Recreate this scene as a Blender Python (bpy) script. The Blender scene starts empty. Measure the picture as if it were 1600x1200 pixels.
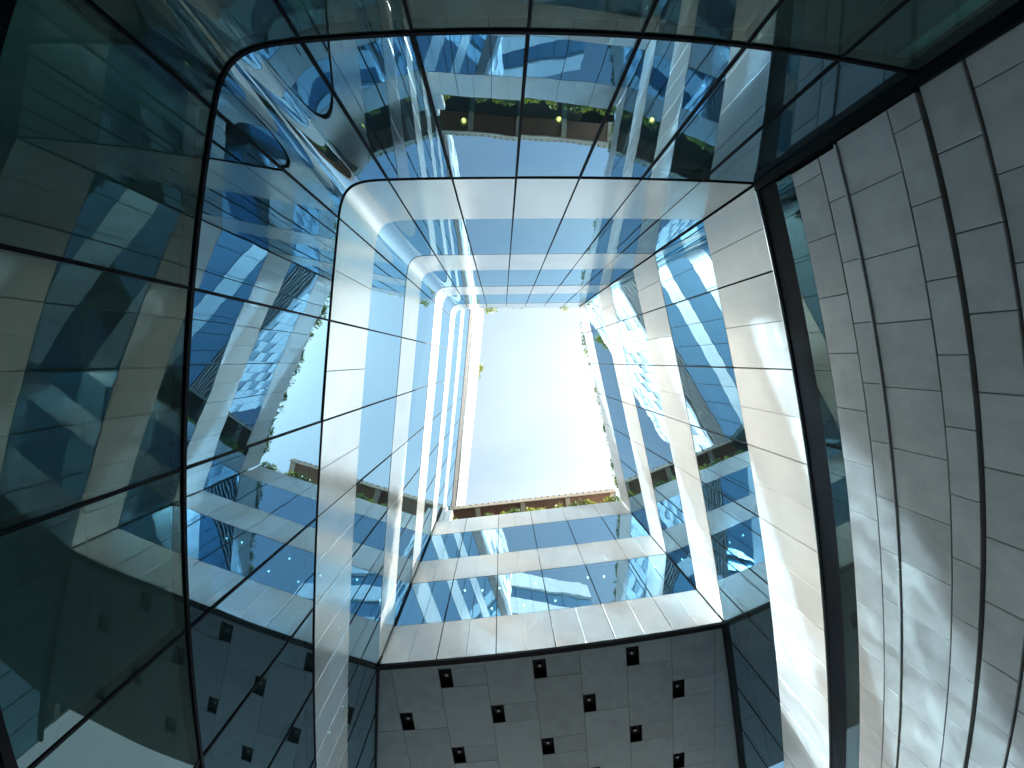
import bpy, math, random
from mathutils import Vector, Matrix
random.seed(7)
sc = bpy.context.scene
C = sc.collection
EYE = 1.6                                   # camera height over the paving

# ------------------------------------------------------------------ camera
# plan coordinates: u to the picture's right, v to its bottom, h metres above the camera; world = (-u, -v, h + EYE)
def PW(u, v, h): return Vector((-u, -v, h + EYE))
CAMR = [[0.999646, -0.000797, 0.026609], [-0.000797, 0.998206, 0.059871], [-0.026609, -0.059871, 0.997851]]
cd = bpy.data.cameras.new('camera'); cam = bpy.data.objects.new('camera', cd); C.objects.link(cam)
cd.type = 'PANO'; cd.panorama_type = 'FISHEYE_LENS_POLYNOMIAL'      # ultra-wide lens with barrel distortion
cd.sensor_fit = 'HORIZONTAL'; cd.sensor_width = 36.0; cd.sensor_height = 27.0
K = [0.076461686, -0.00091155704, -2.8982287e-05, 9.7592624e-07]
cd.fisheye_fov = math.radians(170)
cd.fisheye_polynomial_k0 = 0.0
cd.fisheye_polynomial_k1, cd.fisheye_polynomial_k2, cd.fisheye_polynomial_k3, cd.fisheye_polynomial_k4 = [-k for k in K]
right = Vector((-CAMR[0][0], -CAMR[1][0], CAMR[2][0]))
down = Vector((-CAMR[0][1], -CAMR[1][1], CAMR[2][1]))
fwd = Vector((-CAMR[0][2], -CAMR[1][2], CAMR[2][2]))
m = Matrix((right, -down, -fwd)).transposed().to_4x4(); m.translation = PW(0, 0, 0)
cam.matrix_world = m
cd.clip_start = 0.05; cd.clip_end = 3000
sc.camera = cam

# ------------------------------------------------------------------ sky, sun, exposure
SUNQ = Vector((0.96, 0.0, 1.0))             # plan direction of the sun, found from the light the left facade throws on the right one
sd = Vector((-SUNQ.x, -SUNQ.y, 1.0)).normalized()
w = bpy.data.worlds.new('World'); sc.world = w; w.use_nodes = True
nt = w.node_tree; bg = nt.nodes['Background']
sky = nt.nodes.new('ShaderNodeTexSky'); sky.sky_type = 'NISHITA'; sky.sun_disc = False
sky.sun_elevation = math.asin(sd.z); sky.sun_rotation = math.atan2(sd.x, sd.y)
sky.air_density = 1.0; sky.dust_density = 1.6; sky.ozone_density = 0.6
# a thin high veil of cloud, even over the whole sky, with faint wisps
tcw = nt.nodes.new('ShaderNodeTexCoord'); mpw = nt.nodes.new('ShaderNodeMapping'); mpw.inputs['Scale'].default_value = (1.0, 1.6, 1.0)
nzw = nt.nodes.new('ShaderNodeTexNoise'); nzw.inputs['Scale'].default_value = 2.2; nzw.inputs['Detail'].default_value = 7; nzw.inputs['Roughness'].default_value = 0.55; nzw.inputs['Distortion'].default_value = 0.6
nt.links.new(tcw.outputs['Generated'], mpw.inputs[0]); nt.links.new(mpw.outputs[0], nzw.inputs['Vector'])
mrw = nt.nodes.new('ShaderNodeMapRange'); mrw.inputs[1].default_value = 0.35; mrw.inputs[2].default_value = 0.75; mrw.inputs[3].default_value = 0.36; mrw.inputs[4].default_value = 0.68
nt.links.new(nzw.outputs[0], mrw.inputs[0])
hsw = nt.nodes.new('ShaderNodeHueSaturation'); hsw.inputs['Saturation'].default_value = 0.05; hsw.inputs['Value'].default_value = 1.1
nt.links.new(sky.outputs[0], hsw.inputs['Color'])
mxw = nt.nodes.new('ShaderNodeMix'); mxw.data_type = 'RGBA'; nt.links.new(mrw.outputs[0], mxw.inputs[0]); nt.links.new(sky.outputs[0], mxw.inputs[6]); nt.links.new(hsw.outputs[0], mxw.inputs[7])
tnw = nt.nodes.new('ShaderNodeMix'); tnw.data_type = 'RGBA'; tnw.blend_type = 'MULTIPLY'; tnw.inputs[0].default_value = 1.0; tnw.inputs[7].default_value = (0.87, 1.0, 0.965, 1)   # white balance of the photograph
nt.links.new(mxw.outputs[2], tnw.inputs[6])
nt.links.new(tnw.outputs[2], bg.inputs[0]); bg.inputs[1].default_value = 0.105
sl = bpy.data.lights.new('sun', 'SUN'); sl.energy = 5.0; sl.angle = math.radians(0.8); sl.color = (1.0, 0.95, 0.87)
so = bpy.data.objects.new('sun', sl); C.objects.link(so); so.rotation_euler = sd.to_track_quat('Z', 'Y').to_euler(); so.location = (0, 0, 60)
vs = sc.view_settings; vs.view_transform = 'Standard'; vs.look = 'None'; vs.exposure = 1.85; vs.gamma = 1.0; vs.use_curve_mapping = False
cy = sc.cycles
cy.use_denoising = True; cy.max_bounces = 10; cy.glossy_bounces = 7; cy.diffuse_bounces = 4; cy.transparent_max_bounces = 16
cy.caustics_reflective = True; cy.blur_glossy = 0.0; cy.use_guiding = True; cy.use_surface_guiding = True; cy.surface_guiding_probability = 0.7; cy.use_volume_guiding = False; cy.sample_clamp_indirect = 0.0

# ------------------------------------------------------------------ materials
def mat(name):
    m = bpy.data.materials.new(name); m.use_nodes = True; t = m.node_tree
    return m, t, t.nodes['Principled BSDF'], t.nodes['Material Output']
def node(t, kind, **kw):
    n = t.nodes.new(kind)
    for k, v in kw.items(): setattr(n, k, v)
    return n
def math_n(t, op, a, b=None, clamp=False):
    n = node(t, 'ShaderNodeMath', operation=op); n.use_clamp = clamp
    for i, x in enumerate((a, b)):
        if x is None: continue
        if isinstance(x, (int, float)): n.inputs[i].default_value = x
        else: t.links.new(x, n.inputs[i])
    return n.outputs[0]
def coords(t, spread=50.0):
    """object coordinates moved by a random amount for each object, so that shared meshes do not repeat"""
    tc = node(t, 'ShaderNodeTexCoord'); oi = node(t, 'ShaderNodeObjectInfo')
    mu = node(t, 'ShaderNodeVectorMath', operation='SCALE'); co = node(t, 'ShaderNodeCombineXYZ')
    for i in range(3): t.links.new(math_n(t, 'MULTIPLY', oi.outputs['Random'], [1.0, 1.7, 2.3][i]), co.inputs[i])
    t.links.new(co.outputs[0], mu.inputs[0]); mu.inputs['Scale'].default_value = spread
    ad = node(t, 'ShaderNodeVectorMath', operation='ADD'); t.links.new(tc.outputs['Object'], ad.inputs[0]); t.links.new(mu.outputs[0], ad.inputs[1])
    return ad.outputs[0], oi.outputs['Random']
def ramp(t, fac, c0, c1, p0=0.3, p1=0.7):
    r = node(t, 'ShaderNodeValToRGB'); e = r.color_ramp.elements
    e[0].position, e[1].position = p0, p1; e[0].color, e[1].color = (*c0, 1), (*c1, 1)
    t.links.new(fac, r.inputs[0]); return r.outputs[0]
def noise(t, vec, scale, detail=3, rough=0.5, out=0):
    n = node(t, 'ShaderNodeTexNoise'); n.inputs['Scale'].default_value = scale; n.inputs['Detail'].default_value = detail; n.inputs['Roughness'].default_value = rough
    t.links.new(vec, n.inputs['Vector']); return n.outputs[out]

def solid(name, c0, c1, scale=2.0, rough=0.5, metallic=0.0, bump=0.0, bscale=60.0, coat=0.0, coat_rough=0.1, rand=0.0, spec=0.5, wave=0.0, streak=0.0, det=5):
    m, t, p, o = mat(name); v, rnd = coords(t)
    f = noise(t, v, scale, det, 0.6 if det > 1 else 0.3)
    if rand: f = math_n(t, 'ADD', f, math_n(t, 'MULTIPLY', math_n(t, 'SUBTRACT', rnd, 0.5), rand))
    col = ramp(t, f, c0, c1)
    if streak:      # rain streaks and grime running down the face
        mp = node(t, 'ShaderNodeMapping'); mp.inputs['Scale'].default_value = (6.0, 6.0, 0.35); t.links.new(v, mp.inputs[0])
        sr = ramp(t, noise(t, mp.outputs[0], 2.0, 6, 0.6), (1 - streak, 1 - streak, 1 - streak * 0.95), (1, 1, 1), 0.25, 0.6)
        mc = node(t, 'ShaderNodeMix', data_type='RGBA', blend_type='MULTIPLY'); mc.inputs[0].default_value = 1.0
        t.links.new(col, mc.inputs[6]); t.links.new(sr, mc.inputs[7]); col = mc.outputs[2]
    t.links.new(col, p.inputs['Base Color'])
    p.inputs['Roughness'].default_value = rough; p.inputs['Metallic'].default_value = metallic; p.inputs['Specular IOR Level'].default_value = spec
    p.inputs['Coat Weight'].default_value = coat; p.inputs['Coat Roughness'].default_value = coat_rough
    if rough > 0.05:
        t.links.new(math_n(t, 'ADD', math_n(t, 'MULTIPLY', noise(t, v, scale * 3, min(det, 4), 0.5 if det > 1 else 0.3), 0.16 if det > 1 else 0.06), rough - (0.08 if det > 1 else 0.03)), p.inputs['Roughness'])
    if bump or wave:
        h = noise(t, v, bscale, 3)
        b = node(t, 'ShaderNodeBump'); b.inputs['Strength'].default_value = bump; b.inputs['Distance'].default_value = 0.01
        t.links.new(h, b.inputs['Height'])
        if wave and not bump:
            b.inputs['Strength'].default_value = 1.0; b.inputs['Distance'].default_value = wave; t.links.new(noise(t, v, 1.1, 0), b.inputs['Height'])
        elif wave:
            b2 = node(t, 'ShaderNodeBump'); b2.inputs['Strength'].default_value = 1.0; b2.inputs['Distance'].default_value = wave
            t.links.new(noise(t, v, 1.1, 1), b2.inputs['Height']); t.links.new(b2.outputs[0], b.inputs['Normal'])
            t.links.new(b.outputs[0], p.inputs['Coat Normal'])
        t.links.new(b.outputs[0], p.inputs['Normal'])
    return m

def glass(name, r0, refl, trans, wave, rough=0.0, fine=0.0, graze=(0.95, 0.98, 1.0), dust=0.0):
    m, t, p, o = mat(name); t.nodes.remove(p); v, rnd = coords(t)
    b = node(t, 'ShaderNodeBump'); b.inputs['Strength'].default_value = 1.0; b.inputs['Distance'].default_value = wave
    h = noise(t, v, 0.75, 1.0, 0.4)
    if fine:
        h = math_n(t, 'ADD', h, math_n(t, 'MULTIPLY', noise(t, v, 2.6, 1.0), fine))
    t.links.new(h, b.inputs['Height'])
    lw = node(t, 'ShaderNodeLayerWeight'); lw.inputs['Blend'].default_value = 0.5; t.links.new(b.outputs[0], lw.inputs['Normal'])
    s = math_n(t, 'POWER', lw.outputs['Facing'], 5.0)
    fac = math_n(t, 'ADD', math_n(t, 'MULTIPLY', s, 1.0 - r0), r0, clamp=True)
    g = node(t, 'ShaderNodeBsdfAnisotropic'); g.inputs['Color'].default_value = (*refl, 1); g.inputs['Roughness'].default_value = rough
    t.links.new(b.outputs[0], g.inputs['Normal'])
    cm = node(t, 'ShaderNodeMix', data_type='RGBA'); cm.inputs[6].default_value = (*refl, 1); cm.inputs[7].default_value = (*graze, 1)      # coating: blue face on, clear at a glance
    t.links.new(math_n(t, 'POWER', lw.outputs['Facing'], 2.5), cm.inputs[0]); t.links.new(cm.outputs[2], g.inputs['Color'])
    tr = node(t, 'ShaderNodeBsdfTransparent'); tr.inputs[0].default_value = (*trans, 1)
    mx = node(t, 'ShaderNodeMixShader'); t.links.new(fac, mx.inputs[0]); t.links.new(tr.outputs[0], mx.inputs[1]); t.links.new(g.outputs[0], mx.inputs[2])
    if dust:        # a thin film of dust and dried rain on the pane
        df = node(t, 'ShaderNodeBsdfDiffuse'); df.inputs[0].default_value = (0.50, 0.68, 0.65, 1)
        mp = node(t, 'ShaderNodeMapping'); mp.inputs['Scale'].default_value = (5.0, 5.0, 0.5); t.links.new(v, mp.inputs[0])
        k = math_n(t, 'ADD', math_n(t, 'MULTIPLY', noise(t, mp.outputs[0], 1.3, 5), dust * 1.2), dust * 0.4)
        m2 = node(t, 'ShaderNodeMixShader'); t.links.new(k, m2.inputs[0]); t.links.new(mx.outputs[0], m2.inputs[1]); t.links.new(df.outputs[0], m2.inputs[2]); mx = m2
    t.links.new(mx.outputs[0], o.inputs['Surface']); return m
def emis(name, col, s):
    m, t, p, o = mat(name); p.inputs['Base Color'].default_value = (*col, 1); p.inputs['Emission Color'].default_value = (*col, 1); p.inputs['Emission Strength'].default_value = s
    return m

M = {
 'silver': solid('brushed_silver_panel', (0.60, 0.64, 0.63), (0.68, 0.715, 0.70), 1.2, 0.21, 0.72, 0.0, 240, rand=0.25, wave=0.003, det=1),
 'warm':   solid('warm_white_panel', (0.57, 0.53, 0.495), (0.65, 0.605, 0.565), 1.4, 0.34, 0.12, 0.0, 240, rand=0.3, wave=0.002, streak=0.045),
 'crown':  solid('white_ceramic_tile', (0.70, 0.71, 0.71), (0.82, 0.82, 0.81), 2.0, 0.35, rand=0.5),
 'crowng': solid('grey_ceramic_tile', (0.30, 0.34, 0.38), (0.42, 0.46, 0.50), 2.0, 0.3, rand=0.5),
 'glass':  glass('coated_blue_glass', 0.45, (0.46, 0.76, 1.0), (0.10, 0.26, 0.30), 0.0034, fine=0.15, graze=(0.60, 0.86, 1.0), dust=0.016),
 'clear':  glass('teal_clear_glass', 0.085, (0.72, 0.97, 0.92), (0.34, 0.62, 0.58), 0.003, dust=0.035),
 'edge':   None,
 'louvre': solid('grey_louvre', (0.16, 0.155, 0.15), (0.22, 0.215, 0.21), 2.0, 0.5),
 'polished': solid('polished_white_metal', (0.80, 0.80, 0.79), (0.85, 0.85, 0.84), 1.0, 0.14, 0.9),
 'black':  solid('black_frame', (0.002, 0.0025, 0.004), (0.004, 0.005, 0.007), 4, 0.5, 0.0, spec=0.06),
 'dark':   solid('dark_backing', (0.004, 0.0045, 0.005), (0.008, 0.0085, 0.009), 3, 0.7, spec=0.1),
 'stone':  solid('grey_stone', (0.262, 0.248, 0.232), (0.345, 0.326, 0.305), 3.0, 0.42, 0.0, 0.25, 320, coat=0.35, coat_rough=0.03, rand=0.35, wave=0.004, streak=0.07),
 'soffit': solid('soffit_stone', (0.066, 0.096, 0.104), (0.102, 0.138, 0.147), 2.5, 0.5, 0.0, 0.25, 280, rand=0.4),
 'inner':  solid('interior_ceiling', (0.20, 0.25, 0.25), (0.26, 0.31, 0.31), 1.0, 0.8),
 'innerw': solid('interior_wall', (0.20, 0.25, 0.245), (0.27, 0.32, 0.315), 0.6, 0.8),
 'brown':  solid('terracotta_soffit', (0.20, 0.085, 0.05), (0.28, 0.13, 0.075), 3.0, 0.6, rand=0.4),
 'cream':  solid('cream_beam', (0.60, 0.44, 0.32), (0.70, 0.54, 0.40), 3.0, 0.55),
 'paving': solid('grey_paving', (0.16, 0.165, 0.17), (0.22, 0.225, 0.23), 0.8, 0.6, 0, 0.2, 40),
 'bark':   solid('bark', (0.06, 0.04, 0.025), (0.12, 0.08, 0.05), 8, 0.8),
 'lamp_w': emis('white_lamp', (1.0, 0.96, 0.88), 9.0),
 'lamp_y': emis('warm_lamp', (1.0, 0.58, 0.10), 9.0),
 'lens':   solid('lamp_lens', (0.05, 0.05, 0.055), (0.09, 0.09, 0.095), 6, 0.25),
}
m_, t_, p_, o_ = mat('glass_edge'); t_.nodes.remove(p_); tr_ = node(t_, 'ShaderNodeBsdfTransparent'); tr_.inputs[0].default_value = (0.93, 0.97, 0.96, 1)
t_.links.new(tr_.outputs[0], o_.inputs['Surface']); M['edge'] = m_
def leafmat(name, a, b):
    m, t, p, o = mat(name); v, rnd = coords(t)
    t.links.new(ramp(t, noise(t, v, 9, 2), a, b, 0.35, 0.65), p.inputs['Base Color']); p.inputs['Roughness'].default_value = 0.5
    tl = node(t, 'ShaderNodeBsdfTranslucent'); t.links.new(ramp(t, noise(t, v, 9, 2), [x * 1.3 for x in a], [x * 1.3 for x in b], 0.35, 0.65), tl.inputs[0])
    mx = node(t, 'ShaderNodeMixShader'); mx.inputs[0].default_value = 0.35
    t.links.new(p.outputs[0], mx.inputs[1]); t.links.new(tl.outputs[0], mx.inputs[2]); t.links.new(mx.outputs[0], o.inputs['Surface']); return m
M['leafy'] = leafmat('yellow_green_leaf', (0.10, 0.15, 0.015), (0.30, 0.30, 0.02))
M['leafg'] = leafmat('green_leaf', (0.035, 0.075, 0.012), (0.10, 0.15, 0.02))

# ------------------------------------------------------------------ builders
def mesh(name, verts, faces, mats, idx=None, smooth=False):
    me = bpy.data.meshes.new(name); me.from_pydata([tuple(v) for v in verts], [], faces)
    for m in mats: me.materials.append(M[m])
    if idx:
        for p, i in zip(me.polygons, idx): p.material_index = i
    if smooth:
        for p in me.polygons: p.use_smooth = True
    me.update(); return me
def link(name, data, parent=None, loc=(0, 0, 0), rot=(0, 0, 0)):
    o = bpy.data.objects.new(name, data); C.objects.link(o); o.location = loc; o.rotation_euler = rot
    if parent: o.parent = parent
    return o
def tag(o, label, cat, group=None):
    o['label'] = label; o['category'] = cat
    if group: o['group'] = group
    return o
CACHE = {}
def chamfered(sx, sy, sz, c, mt):
    """box centred on its origin, its front (-y) face pulled in by a chamfer"""
    x, z, y0, y1 = sx / 2, sz / 2, -sy / 2, sy / 2
    v = [(-x, y1, -z), (x, y1, -z), (x, y1, z), (-x, y1, z), (-x, y0 + c, -z), (x, y0 + c, -z), (x, y0 + c, z), (-x, y0 + c, z),
         (-x + c, y0, -z + c), (x - c, y0, -z + c), (x - c, y0, z - c), (-x + c, y0, z - c)]
    f = [(0, 3, 2, 1), (0, 1, 5, 4), (1, 2, 6, 5), (2, 3, 7, 6), (3, 0, 4, 7), (4, 5, 9, 8), (5, 6, 10, 9), (6, 7, 11, 10), (7, 4, 8, 11), (8, 9, 10, 11)]
    return mesh('panel', v, f, [mt])
def boxmesh(sx, sy, sz, mt):
    x, y, z = sx / 2, sy / 2, sz / 2
    v = [(-x, -y, -z), (x, -y, -z), (x, y, -z), (-x, y, -z), (-x, -y, z), (x, -y, z), (x, y, z), (-x, y, z)]
    f = [(0, 1, 5, 4), (1, 2, 6, 5), (2, 3, 7, 6), (3, 0, 4, 7), (4, 5, 6, 7), (3, 2, 1, 0)]
    if mt in ('glass', 'clear'): return mesh('pane', v, f, [mt, 'edge'], [0, 1, 1, 1, 1, 1])
    return mesh('box', v, f, [mt])
def part(name, parent, x0, x1, y0, y1, z0, z1, mt, ch=0.0, tilt=0.0):
    """box in the parent's frame: x along the wall, y away from the courtyard, z = height above the camera"""
    s = (round(x1 - x0, 4), round(y1 - y0, 4), round(z1 - z0, 4))
    key = (s, mt, ch)
    if key not in CACHE: CACHE[key] = chamfered(*s, ch, mt) if ch else boxmesh(*s, mt)
    return link(name, CACHE[key], parent, ((x0 + x1) / 2, (y0 + y1) / 2, (z0 + z1) / 2), (random.uniform(-tilt, tilt), 0, random.uniform(-tilt, tilt)))
ANG = {'N': math.radians(-91.0), 'L': math.radians(-174.3), 'S': math.radians(84.0), 'R': math.radians(-13.3)}
DIST = {'N': 2.63, 'L': 2.54, 'S': 7.83, 'R': 4.35}
def frame(k, name):
    """an Empty on the wall line: local x = minus the plan tangent t, local y = outward, local z = 0 at camera height"""
    a, d = ANG[k], DIST[k]
    e = bpy.data.objects.new(name, None); C.objects.link(e); e.empty_display_size = 0.3
    e.location = PW(d * math.cos(a), d * math.sin(a), 0)
    e.rotation_euler = (0, 0, math.atan2(math.cos(a), -math.sin(a)))
    return e
H = [5.63, 7.25, 9.63, 11.25, 13.63, 15.25, 17.63, 19.25]
H0, HL = 3.03, 1.45

def spans(edges): return list(zip(edges[:-1], edges[1:]))
def panel_row(w, edges, z0, z1, mt, halves=False, gap=0.028, tilt=0.0012):
    for a, b in spans(edges):
        cuts = [a, (a + b) / 2, b] if halves else [a, b]
        for i, (p, q) in enumerate(spans(cuts)):
            g0 = gap / 2 if i == 0 else 0.004
            g1 = gap / 2 if i == len(cuts) - 2 else 0.004
            part('spandrel_panel', w, p + g0, q - g1, 0.0, 0.05, z0 + 0.012, z1 - 0.012, mt, ch=0.004, tilt=tilt)
    part('backing_wall', w, edges[0], edges[-1], 0.10, 0.16, z0 - 0.05, z1 + 0.05, 'dark')
def glass_row(w, edges, z0, z1, mt, mull=0.026, proud=0.004, tilt=0.002):
    for a, b in spans(edges):
        part('glass_pane', w, a + mull / 2 - 0.004, b - mull / 2 + 0.004, 0.008, 0.030, z0 + 0.006, z1 - 0.006, mt, tilt=tilt)
    for e in edges:
        part('mullion', w, e - mull / 2, e + mull / 2, -proud, 0.12, z0 + 0.012, z1 - 0.012, 'black')
def rail(w, e0, e1, z, hgt, proud=0.02, name='transom'):
    part(name, w, e0, e1, -proud, 0.12, z - hgt / 2, z + hgt / 2, 'black')
def interior(w, x0, x1, floors, depth, ztop, zbot=-1.58):
    for z in floors: part('floor_slab', w, x0, x1, 0.18, depth, z - 0.12, z + 0.12, 'inner')
    part('back_wall', w, x0, x1, depth, depth + 0.2, zbot, ztop, 'innerw')
    for x in (x0, x1 - 0.15): part('end_wall', w, x, x + 0.15, 0.19, depth - 0.01, zbot, ztop, 'innerw')

# ------------------------------------------------------------------ ground
gm = mesh('ground', [(-900, -900, 0), (900, -900, 0), (900, 900, 0), (-900, 900, 0)], [(0, 1, 2, 3)], ['paving'])
g = link('ground', gm); g['kind'] = 'structure'

# ------------------------------------------------------------------ facade with narrow columns (top of the picture)
T_N = [-1.59 + 0.922 * k for k in range(6)] + [3.868]
wN = tag(frame('N', 'curtain_wall'), 'curtain wall of narrow silver panels and mirror-blue glass over dark teal glazing, next to rounded corner', 'facade')
eN = sorted(-t for t in T_N)
for i in (0, 2, 4, 6): panel_row(wN, eN, H[i], H[i + 1], 'silver')
for i in (1, 3, 5): glass_row(wN, eN, H[i], H[i + 1], 'glass')
glass_row(wN, eN, H0 + 0.017, H[0], 'glass', 0.034)
glass_row(wN, eN, HL + 0.03, H0 - 0.017, 'clear', 0.026, 0.003)
glass_row(wN, eN, -1.55, HL - 0.03, 'clear', 0.026, 0.003)
rail(wN, eN[0], eN[-1], H0, 0.036, 0.010); rail(wN, eN[0], eN[-1], HL, 0.07)
rail(wN, eN[0], eN[-1], H[0], 0.024, 0.006)
part('corner_filler', wN, -4.3, eN[0] - 0.004, 0.03, 0.3, H[0] + 0.01, H[7], 'dark')
interior(wN, eN[0], eN[-1], [H[0] + .9, H[2] + .8, H[4] + .8, H[6] + .9], 4.5, H[7] - 0.05)
part('corner_post', wN, -3.98, -3.872, -0.05, 0.3, -1.58, H[0], 'black')

# ------------------------------------------------------------------ tall facade (left of the picture)
T_L = [1.82 - 1.482 * k for k in range(13)]
wL = tag(frame('L', 'curtain_wall'), 'tallest curtain wall, silver bands and glass, rising to a white tiled crown', 'facade')
eL = sorted(-t for t in T_L)
eLs = [x for x in eL if x < 8.0] + [8.44]
for i in (0, 2, 4, 6): panel_row(wL, eL if i == 0 else eLs, H[i], H[i + 1], 'silver', halves=(i < 2))
for i in (1, 3, 5): glass_row(wL, eL if i == 1 else eLs, H[i], H[i + 1], 'glass')
part('top_trim', wL, 8.46, eL[-1], -0.03, 0.10, H[2] - 0.045, H[2] + 0.015, 'black')
glass_row(wL, eL, H0 + 0.017, H[0], 'glass', 0.026, 0.004)
glass_row(wL, eL, HL + 0.03, H0 - 0.017, 'clear', 0.027, 0.003)
glass_row(wL, eL, -1.55, HL - 0.03, 'clear', 0.027, 0.003)
rail(wL, eL[0], eL[-1], H0, 0.036, 0.010); rail(wL, eL[0], eL[-1], HL, 0.07)
rail(wL, eL[0], eL[-1], H[0], 0.024, 0.006)
interior(wL, eL[0], eL[-1], [H[0] + .9, H[2] + .8, H[4] + .8, H[6] + .9], 5.0, H[7] - 0.05)
# the storeys above the courtyard parapets
eT = [-4.6 + 1.482 * k for k in range(14)]
glass_row(wL, eT, H[7] + 0.05, 21.6, 'glass'); panel_row(wL, eT, 21.63, 23.25, 'silver'); glass_row(wL, eT, 23.28, 26.6, 'glass')
part('louvre_band', wL, eT[0], eT[-1], 0.10, 0.4, 26.62, 29.8, 'louvre')
for k in range(8): part('louvre_blade', wL, eT[0], eT[-1], -0.02, 0.16, 26.75 + 0.38 * k, 26.83 + 0.38 * k, 'louvre')
part('tower_core', wL, eT[0], eT[-1], 0.45, 5.0, H[7] + 0.06, 43.0, 'innerw')
for j in range(14):
    for k in range(18):
        x = eT[0] + 1.07 * k; z = 29.85 + 0.94 * j
        grey = (k + j) % 2 == 0 and random.random() < 0.55
        f = (j + 0.5) / 14; y = 0.12 - 0.42 * math.sin(math.pi * f) + (0.05 if grey else 0)     # the crown bows out a little
        o = part('crown_tile', wL, x + 0.02, x + 1.05, y, y + 0.30, z + 0.02, z + 0.92, 'crowng' if grey else 'crown', tilt=0.01)
        o.rotation_euler.x += math.atan(0.42 * math.pi * math.cos(math.pi * f) / 13.2)

n_ = 14; cv, cf = [], []
for i in range(n_ + 1):
    a_ = math.pi * i / n_ - math.pi / 2
    for x in (eT[0], eT[-1]): cv.append((x, -0.30 * math.cos(a_), 0.30 * math.sin(a_)))
for i in range(n_): cf.append((2 * i, 2 * i + 1, 2 * i + 3, 2 * i + 2))
cf.append((0, 2 * n_, 2 * n_ + 1, 1))
cn = mesh('cornice', cv, cf, ['polished']); 
for p in cn.polygons[:-1]: p.use_smooth = True
link('cornice', cn, wL, (0, 0.06, 29.6))

# ------------------------------------------------------------------ rounded corner between the two
def wl(k, t, d=0.0):
    a, D = ANG[k], DIST[k] + d
    return Vector((D * math.cos(a) - t * math.sin(a), D * math.sin(a) + t * math.cos(a)))
pA, pB = wl('N', T_N[0]), wl('L', T_L[0])
nA, nB = Vector((math.cos(ANG['N']), math.sin(ANG['N']))), Vector((math.cos(ANG['L']), math.sin(ANG['L'])))
tA, tB = Vector((-1, 0)), Vector((0, -1))
tA = Vector((math.sin(ANG['N']), -math.cos(ANG['N']))); tB = Vector((-math.sin(ANG['L']), math.cos(ANG['L'])))
# cubic through both ends, tangent to both walls
def corner_line(off, n=20):
    a, b = pA + nA * off, pB + nB * off
    ln = (a - b).length * 0.56
    out = []
    for i in range(n + 1):
        s = i / n; c = [(1 - s) ** 3, 3 * s * (1 - s) ** 2, 3 * s * s * (1 - s), s ** 3]
        out.append(a * c[0] + (a + tA * ln) * c[1] + (b + tB * ln) * c[2] + b * c[3])
    return out
wC = bpy.data.objects.new('curtain_wall', None); C.objects.link(wC); wC.location = PW(pA.x, pA.y, 0)
tag(wC, 'rounded corner of curved silver panels and curved glass joining two facades', 'facade')
def curved(name, z0, z1, d0, d1, mt, trim=0.0):
    A, B = corner_line(d0), corner_line(d1)
    if trim:
        A[0] = A[0] + tA * trim; B[0] = B[0] + tA * trim; A[-1] = A[-1] + tB * trim; B[-1] = B[-1] + tB * trim
    n = len(A); v = []; f = []; idx = []
    for L in (A, B):
        for z in (z0, z1): v += [PW(p.x, p.y, z) - wC.location for p in L]
    a0, a1, b0, b1 = 0, n, 2 * n, 3 * n
    for i in range(n - 1):
        f += [(a0 + i, a1 + i, a1 + i + 1, a0 + i + 1), (b0 + i, b0 + i + 1, b1 + i + 1, b1 + i), (a0 + i, a0 + i + 1, b0 + i + 1, b0 + i), (a1 + i, b1 + i, b1 + i + 1, a1 + i + 1)]
        idx += [0, 1, 1, 1]
    f += [(a0, b0, b1, a1), (a0 + n - 1, a1 + n - 1, b1 + n - 1, b0 + n - 1)]; idx += [1, 1]
    base = len(v); v += v[:2 * n]                     # the front face keeps vertices of its own so that it shades as one smooth curve
    f = [tuple(base + q for q in p) if i == 0 else p for p, i in zip(f, idx)]
    gl = mt in ('glass', 'clear')
    me = mesh(name, v, f, [mt, 'edge'] if gl else [mt], idx if gl else None)
    for p, i in zip(me.polygons, idx): p.use_smooth = (i == 0)
    return link(name, me, wC)
for i in (0, 2, 4, 6): curved('curved_panel', H[i] + 0.012, H[i + 1] - 0.012, 0.0, 0.05, 'silver', 0.014); curved('backing_wall', H[i] - 0.03, H[i + 1] + 0.03, 0.10, 0.14, 'dark')
for i in (1, 3, 5): curved('curved_pane', H[i] + 0.006, H[i + 1] - 0.006, 0.008, 0.030, 'glass', 0.010)
curved('curved_pane', H0 + 0.018, H[0] - 0.006, 0.008, 0.030, 'glass', 0.012)
curved('curved_pane', HL + 0.035, H0 - 0.018, 0.008, 0.030, 'clear', 0.012)
curved('curved_pane', -1.55, HL - 0.035, 0.008, 0.030, 'clear', 0.012)
curved('transom', H0 - 0.018, H0 + 0.018, -0.010, 0.12, 'black'); curved('transom', HL - 0.035, HL + 0.035, -0.02, 0.12, 'black')
curved('transom', H[0] - 0.011, H[0] + 0.011, -0.006, 0.12, 'black')
for z in (H[0] + .9, H[2] + .8, H[4] + .8, H[6] + .9): curved('floor_slab', z - 0.12, z + 0.12, 0.18, 1.2, 'inner')
curved('back_wall', -1.58, H[7] - 0.05, 1.25, 1.4, 'innerw')

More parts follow.
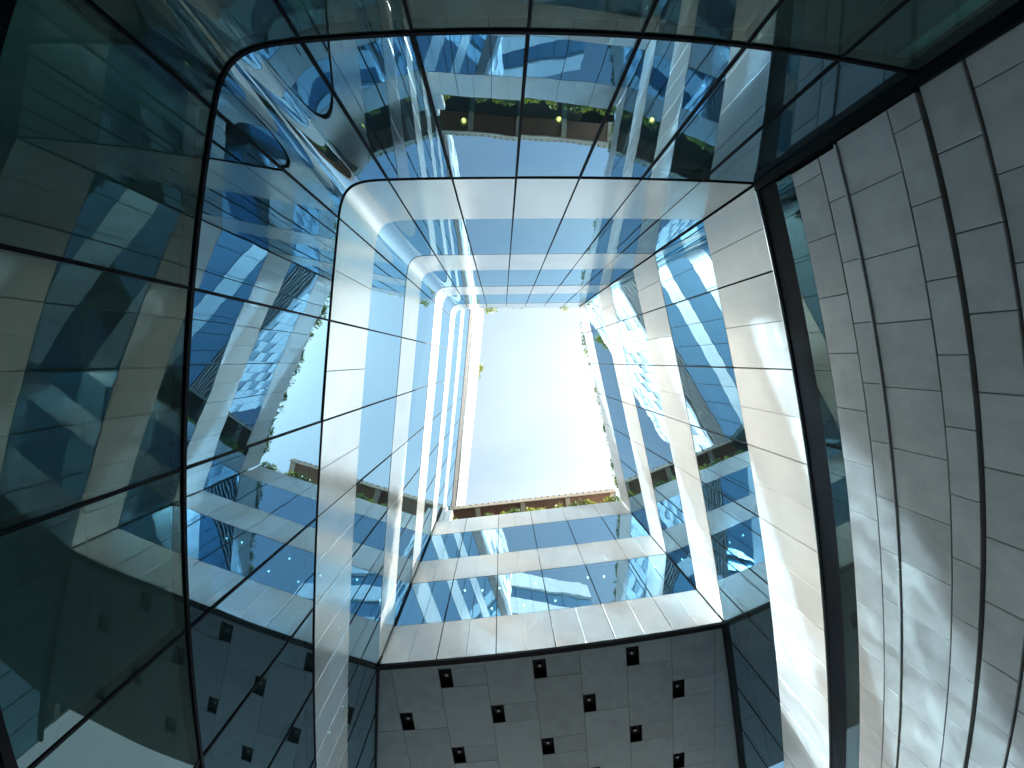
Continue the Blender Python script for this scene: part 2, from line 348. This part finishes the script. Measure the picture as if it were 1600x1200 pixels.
# ------------------------------------------------------------------ facade over the soffit (bottom of the picture)
T_S = [4.21] + [2.63 - 1.637 * k for k in range(5)] + [-5.38]
wS = tag(frame('S', 'curtain_wall'), 'white panelled facade with two rows of deep blue glass above soffit with black downlights', 'facade')
eS = sorted(-t for t in T_S)
for i in (2, 4, 6): panel_row(wS, eS, H[i], H[i + 1], 'warm', halves=True, gap=0.03)
for i in (3, 5): glass_row(wS, eS, H[i], H[i + 1], 'glass', 0.03)
rail(wS, eS[0], eS[-1], H[2] - 0.035, 0.07, 0.0, 'bottom_trim')
interior(wS, eS[0], eS[-1], [H[4] + .15, H[6] + .9], 5.2, H[7] - 0.05, H[2] + 0.3)

# ------------------------------------------------------------------ warm facade (right of the picture)
T_R = [-1.73] + [-0.40 + 1.553 * k for k in range(12)]
wR = tag(frame('R', 'curtain_wall'), 'warm white panelled facade with glass strips standing above grey stone wall', 'facade')
eR = sorted(-t for t in T_R)
eRs = [-8.42] + [x for x in eR if x > -8.0]
for i in (0, 2, 4, 6): panel_row(wR, eR if i == 0 else eRs, H[i], H[i + 1], 'warm', halves=True)
for i in (1, 3, 5): glass_row(wR, eR if i == 1 else eRs, H[i], H[i + 1], 'glass')
part('top_trim', wR, eR[0], -8.44, -0.09, 0.10, H[2] - 0.085, H[2] + 0.015, 'black')
interior(wR, eR[0], eR[-1], [H[0] + .9, H[2] + .8, H[4] + .8, H[6] + .9], 5.0, H[7] - 0.05, H[0])

# ------------------------------------------------------------------ stone wall under it
sw = tag(frame('R', 'stone_wall'), 'grey stone wall of staggered slabs below a black frame and teal glass strip', 'wall')
x0, x1 = eR[0], 1.62
part('black_fascia', sw, x0, x1, 0.02, 0.30, 5.21, H[0] - 0.015, 'black')
part('edge_trim', sw, x0, x1 + 0.06, -0.02, 0.05, H[0] - 0.012, H[0] - 0.001, 'silver')
gx = [1.58] + [-(-0.40 + 1.553 * k) for k in range(0, 12)]
for a, b in spans(sorted(gx)): part('glass_strip', sw, a + 0.004, b - 0.004, 0.010, 0.030, 4.90, 5.20, 'clear')
part('backing_wall', sw, x0, x1, 0.32, 0.5, -1.58, 5.2, 'dark')
part('corner_post', sw, x1 + 0.005, x1 + 0.115, -0.04, 0.3, -1.58, H[0] - 0.02, 'black')
courses = [  # height range, first joint t, front offset, start t
 (4.404, 4.89, 0.15, 0.000, -1.56), (4.125, 4.400, 0.53, 0.000, -1.56), (3.408, 4.085, -0.955, -0.012, -1.60), (3.085, 3.404, -0.58, -0.012, -1.60),
 (2.620, 3.055, -0.21, 0.010, -1.63), (1.90, 2.61, -0.60, 0.03, -1.63), (1.2, 1.895, -0.95, 0.03, -1.63), (0.5, 1.195, -0.6, 0.03, -1.63), (-0.5, 0.495, -0.95, 0.03, -1.63), (-1.58, -0.505, -0.6, 0.03, -1.63)]
for z0, z1, tj, y0, ts in courses:
    js = [tj + 0.757 * k for k in range(-4, 26)]
    js = [ts] + [t for t in js if t > ts + 0.12 and t < 16.0]
    for a, b in spans(js):
        part('stone_slab', sw, -b + 0.004, -a - 0.004, y0 + random.uniform(-.0015, .0015), 0.30, z0 + 0.004, z1 - 0.004, 'stone', ch=0.004 if z0 != 2.620 else 0.009, tilt=0.0015)
for a, b in spans([-1.58 + 0.757 * k for k in range(24)]): part('stone_lip', sw, -b + 0.003, -a - 0.003, -0.035, 0.30, 4.09, 4.122, 'stone', ch=0.006)

# ------------------------------------------------------------------ soffit and its downlights
sf = tag(frame('S', 'soffit'), 'dark stone soffit of staggered slabs under the white panelled facade', 'soffit')
ZS = H[2] - 0.02
colx = [-2.62 + 1.293 * k for k in range(-1, 6)]
colx = [-5.45] + [x for x in colx if x > -4.1] + [5.14, 6.2]
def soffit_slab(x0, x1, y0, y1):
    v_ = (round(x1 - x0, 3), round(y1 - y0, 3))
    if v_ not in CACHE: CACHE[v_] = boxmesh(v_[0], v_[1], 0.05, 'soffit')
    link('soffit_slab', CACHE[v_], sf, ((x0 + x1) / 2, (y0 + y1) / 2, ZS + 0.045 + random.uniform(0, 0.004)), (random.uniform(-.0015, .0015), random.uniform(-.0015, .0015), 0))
DLW, DLL = 0.35, 0.60
DL = []
for i, (a, b) in enumerate(spans(colx)):
    # the joints at -2.62 + 1.293 k, each column half a pitch out of step with the next
    k = round((a + 2.62) / 1.293) if a > -4.15 else -2 + 1
    ph = 0.92 if k % 2 == 0 else 2.26
    cuts = [0.04] + [ph + 2.68 * j for j in range(-1, 5) if ph + 2.68 * j > 0.3 and ph + 2.68 * j < 5.9] + [6.0]
    for c0, c1 in spans(cuts):
        last = c1 > 5.95 or i == len(colx) - 2  # no fitting in the strip along the wall
        if not last and c1 - c0 > DLL + 0.2 and a > -4.15 or (i == 0 and not last):
            xl = a + 0.005 if i else b - 1.293 + 0.005
            soffit_slab(a + 0.005, b - 0.005, c0 + 0.005, c1 - DLL - 0.01)
            soffit_slab(xl + DLW + 0.005, b - 0.005, c1 - DLL - 0.004, c1 - 0.005)
            DL.append((xl + 0.003 + DLW / 2, c1 - 0.008 - DLL / 2))
            if i == 0 and xl - a > 0.1: soffit_slab(a + 0.005, xl - 0.005, c1 - DLL - 0.004, c1 - 0.005)
        else:
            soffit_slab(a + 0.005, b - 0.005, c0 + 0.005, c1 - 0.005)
part('soffit_deck', sf, -5.5, 6.3, 0.02, 6.05, ZS + 0.30, ZS + 0.36, 'dark')
def housing():
    x, y, d, t = DLW / 2, DLL / 2, 0.16, 0.012
    v = []; f = []
    for (a, b, z) in ((x, y, 0), (x - t, y - t, 0), (x - t, y - t, d), (x, y, d + t)):
        v += [(-a, -b, z), (a, -b, z), (a, b, z), (-a, b, z)]
    for L in range(2):
        for i in range(4): f.append((4 * L + i, 4 * L + (i + 1) % 4, 4 * L + 4 + (i + 1) % 4, 4 * L + 4 + i))
    f.append((8, 9, 10, 11))
    for i in range(4): f.append((i, 12 + i, 12 + (i + 1) % 4, (i + 1) % 4))
    f.append((15, 14, 13, 12))
    return mesh('housing', v, f, ['black'])
def disc(r, h, mt, n=14):
    v = [(r * math.cos(2 * math.pi * i / n), r * math.sin(2 * math.pi * i / n), 0) for i in range(n)] + [(r * .85 * math.cos(2 * math.pi * i / n), r * .85 * math.sin(2 * math.pi * i / n), h) for i in range(n)]
    f = [tuple(range(n))[::-1], tuple(range(n, 2 * n))] + [(i, (i + 1) % n, n + (i + 1) % n, n + i) for i in range(n)]
    return mesh('disc', v, f, [mt])
hm, dm, rm = housing(), disc(0.045, 0.05, 'lens'), disc(0.07, 0.02, 'black')
mw = sf.matrix_world
aS = sf.rotation_euler.z
def s_world(x, y, z):
    return Vector(sf.location) + Vector((x * math.cos(aS) - y * math.sin(aS), x * math.sin(aS) + y * math.cos(aS), z))
for x, y in DL:
    e = link('recessed_downlight', None, None, s_world(x, y, ZS + 0.022), (0, 0, aS))
    tag(e, 'black rectangular recessed downlight set in the dark stone soffit', 'downlight', 'downlights in the stone soffit')
    link('housing', hm, e); l = link('lamp_holder', dm, e, (0, 0, 0.105)); link('trim_ring', rm, l, (0, 0, 0.03))

# ------------------------------------------------------------------ roof over the bottom facade
rc = tag(frame('S', 'roof_canopy'), 'brown roof eave with cream ribs behind the planted parapet', 'canopy')
part('glass_wall', rc, -4.6, 4.6, 3.45, 3.5, H[7] + 0.1, 26.05, 'glass')
part('penthouse_core', rc, -4.6, 4.6, 4.5, 5.0, H[7] + 0.1, 26.0, 'innerw')
part('roof_deck', rc, -6.0, 7.0, 2.1, 5.4, 26.22, 26.5, 'dark')
RX = [-5.9 + 3.15 * k for k in range(5)]
for a, b in spans(RX): part('soffit_board', rc, a + 0.17, b - 0.17, 2.16, 3.44, 26.08, 26.2, 'brown')
for x in RX: part('rib', rc, x - 0.16, x + 0.16, 2.14, 3.44, 25.96, 26.2, 'cream')
part('fascia', rc, -6.0, 7.0, 2.02, 2.09, 26.0, 26.5, 'cream')
for k in range(30): part('gutter_bolt', rc, -5.8 + 0.42 * k, -5.74 + 0.42 * k, 1.96, 2.015, 26.3, 26.38, 'black')
part('roof_slab', rc, -4.4, 5.4, 0.2, 3.4, H[7] - 0.04, H[7] + 0.02, 'dark')

for a_, b_, z_ in ((-4.12, -3.92, 21.2), (-3.90, -3.55, 20.6)): part('parapet_fin', wS, a_, b_, 0.0, 0.35, H[7] + 0.002, z_, 'warm')

# ------------------------------------------------------------------ banded tower rising behind the narrow-columned facade (seen in the glass)
tA_, tB_ = Vector((-2.9, -4.6)), Vector((5.2, -8.1))
tw = bpy.data.objects.new('tower', None); C.objects.link(tw)
dirx = -(tB_ - tA_).normalized(); mid_ = (tA_ + tB_) / 2      # local x runs to world +x
tw.location = PW(mid_.x, mid_.y, 0); tw.rotation_euler = (0, 0, math.atan2(-dirx.y, -dirx.x))
tag(tw, 'white banded tower mirrored in the deep blue glass above the soffit', 'tower')
hl_ = (tB_ - tA_).length / 2
for j in range(4):
    z = 19.6 + 4.2 * j
    for k in range(6):
        a = -hl_ + k * 2 * hl_ / 6
        part('band_panel', tw, a + 0.01, a + 2 * hl_ / 6 - 0.01, -0.12, 0.25, z + 2.1, z + 4.19, 'crown', tilt=0.004)
        part('glass_pane', tw, a + 0.03, a + 2 * hl_ / 6 - 0.03, 0.06, 0.09, z, z + 2.09, 'glass', tilt=0.004)
    part('floor_slab', tw, -hl_, hl_, 0.3, 5.0, z + 2.3, z + 2.6, 'inner')
part('core', tw, -hl_, hl_, 5.0, 6.0, 0.0, 36.3, 'innerw')

# ------------------------------------------------------------------ shrubs
def shrub_mesh(mt, seed, r=0.34, hgt=0.5, n=300):
    rd = random.Random(seed); v = []; f = []; idx = []
    for s in range(5):
        a = rd.uniform(0, 6.28); tx, ty, tz = 0.5 * r * math.cos(a), 0.5 * r * math.sin(a), hgt * rd.uniform(.6, .9); b = len(v)
        for k in range(4):
            q = k * math.pi / 2
            v.append((0.02 * math.cos(q), 0.02 * math.sin(q), -0.02))
        for k in range(4):
            q = k * math.pi / 2
            v.append((tx + 0.008 * math.cos(q), ty + 0.008 * math.sin(q), tz))
        for k in range(4): f.append((b + k, b + (k + 1) % 4, b + 4 + (k + 1) % 4, b + 4 + k)); idx.append(1)
    lobes = [(rd.uniform(-.5, .5) * r, rd.uniform(-.5, .5) * r, hgt * rd.uniform(.35, .8), r * rd.uniform(.35, .65)) for _ in range(6)]
    for i in range(n):
        lx, ly, lz, lr = rd.choice(lobes)
        d = Vector((rd.gauss(0, 1), rd.gauss(0, 1), rd.gauss(0, 1))).normalized() * lr * rd.uniform(.55, 1.1)
        c = Vector((lx, ly, max(0.03, lz))) + d; c.z = max(c.z, 0.0)
        ax = (d.normalized() + Vector((rd.uniform(-.7, .7), rd.uniform(-.7, .7), rd.uniform(-.2, .9)))).normalized()
        sd_ = ax.cross(Vector((rd.uniform(-1, 1), rd.uniform(-1, 1), rd.uniform(-1, 1)))).normalized()
        L, W = rd.uniform(.07, .13), rd.uniform(.022, .04); b = len(v)
        v += [c, c + ax * L * .5 + sd_ * W, c + ax * L, c + ax * L * .5 - sd_ * W]; f.append((b, b + 1, b + 2, b + 3)); idx.append(0)
    return mesh('shrub', v, f, [mt, 'bark'], idx)
SY = [shrub_mesh('leafy', s) for s in (1, 2, 3)]; SG = [shrub_mesh('leafg', s) for s in (4, 5, 6)]
def plant(k, t, d, me, s, label, group, z=H[7] + 0.02):
    p = wl(k, t, d)
    o = link('shrub', me, None, PW(p.x, p.y, z), (0, 0, random.uniform(0, 6.28))); o.scale = (s, s, s * random.uniform(.85, 1.15))
    tag(o, label, 'shrub', group)
for i in range(17):
    t = 3.2 - 0.52 * i + random.uniform(-.2, .2)
    if i in (1, 2, 4, 8, 11): continue
    y = random.random() < 0.7
    plant('S', t, 0.26, random.choice(SY if y else SG), random.uniform(0.8, 1.35),
          'yellow-green shrub on the parapet in front of the brown roof eave' if y else 'dark green shrub on the parapet in front of the brown roof eave', 'shrubs along the parapet under the brown eave')
for i in range(22):
    plant('R', -1.3 + 0.43 * i + random.uniform(-.1, .1), 0.31, random.choice(SG + SY[:1]), random.uniform(.8, 1.25), 'green shrub in the hedge on the roof edge of the warm white facade', 'hedge shrubs on the warm facade roof')
for t in (-0.4, 0.9, 3.2): plant('N', t, 0.2, random.choice(SY), random.uniform(.9, 1.3), 'small shrub on the roof edge of the narrow-columned facade', 'shrubs on the narrow facade roof')
for t in (-0.9, -1.7): plant('L', t, 0.25, SY[1], 2.2, 'leafy shrub on top of the white tiled crown', 'shrubs on the crown', z=43.02)

# ------------------------------------------------------------------ lamps behind the glass
lw_, ly_ = disc(0.032, 0.03, 'lamp_w'), disc(0.026, 0.03, 'lamp_y')
rg_ = disc(0.06, 0.012, 'inner')
def ceiling_lamp(k, x, y, z, me, label, group):
    a, D = ANG[k], DIST[k]; p = wl(k, -x, y)
    e = link('ceiling_lamp', None, None, PW(p.x, p.y, z)); tag(e, label, 'lamp', group)
    link('bulb', me, e, (0, 0, -0.03)); link('rim', rg_, e, (0, 0, 0.003))
for x, y in ((-2.265, .48), (-1.618, .55), (-1.35, 1.32), (-0.972, .54), (-0.13, 1.32), (0.38, .53), (1.05, 1.3), (2.345, .52), (2.95, .57), (4.9, .45)):
    ceiling_lamp('S', x, y, H[4] + .015, lw_, 'small white ceiling light inside the lower glass row over the soffit', 'white lights behind the blue glass')
for x, y in ((1.887, .75), (.476, .77), (-.869, .79), (-2.224, .82)):
    ceiling_lamp('N', x, y, 5.5, ly_, 'small amber light behind the lowest mirror glass of the narrow-columned facade', 'amber lights behind the glass')
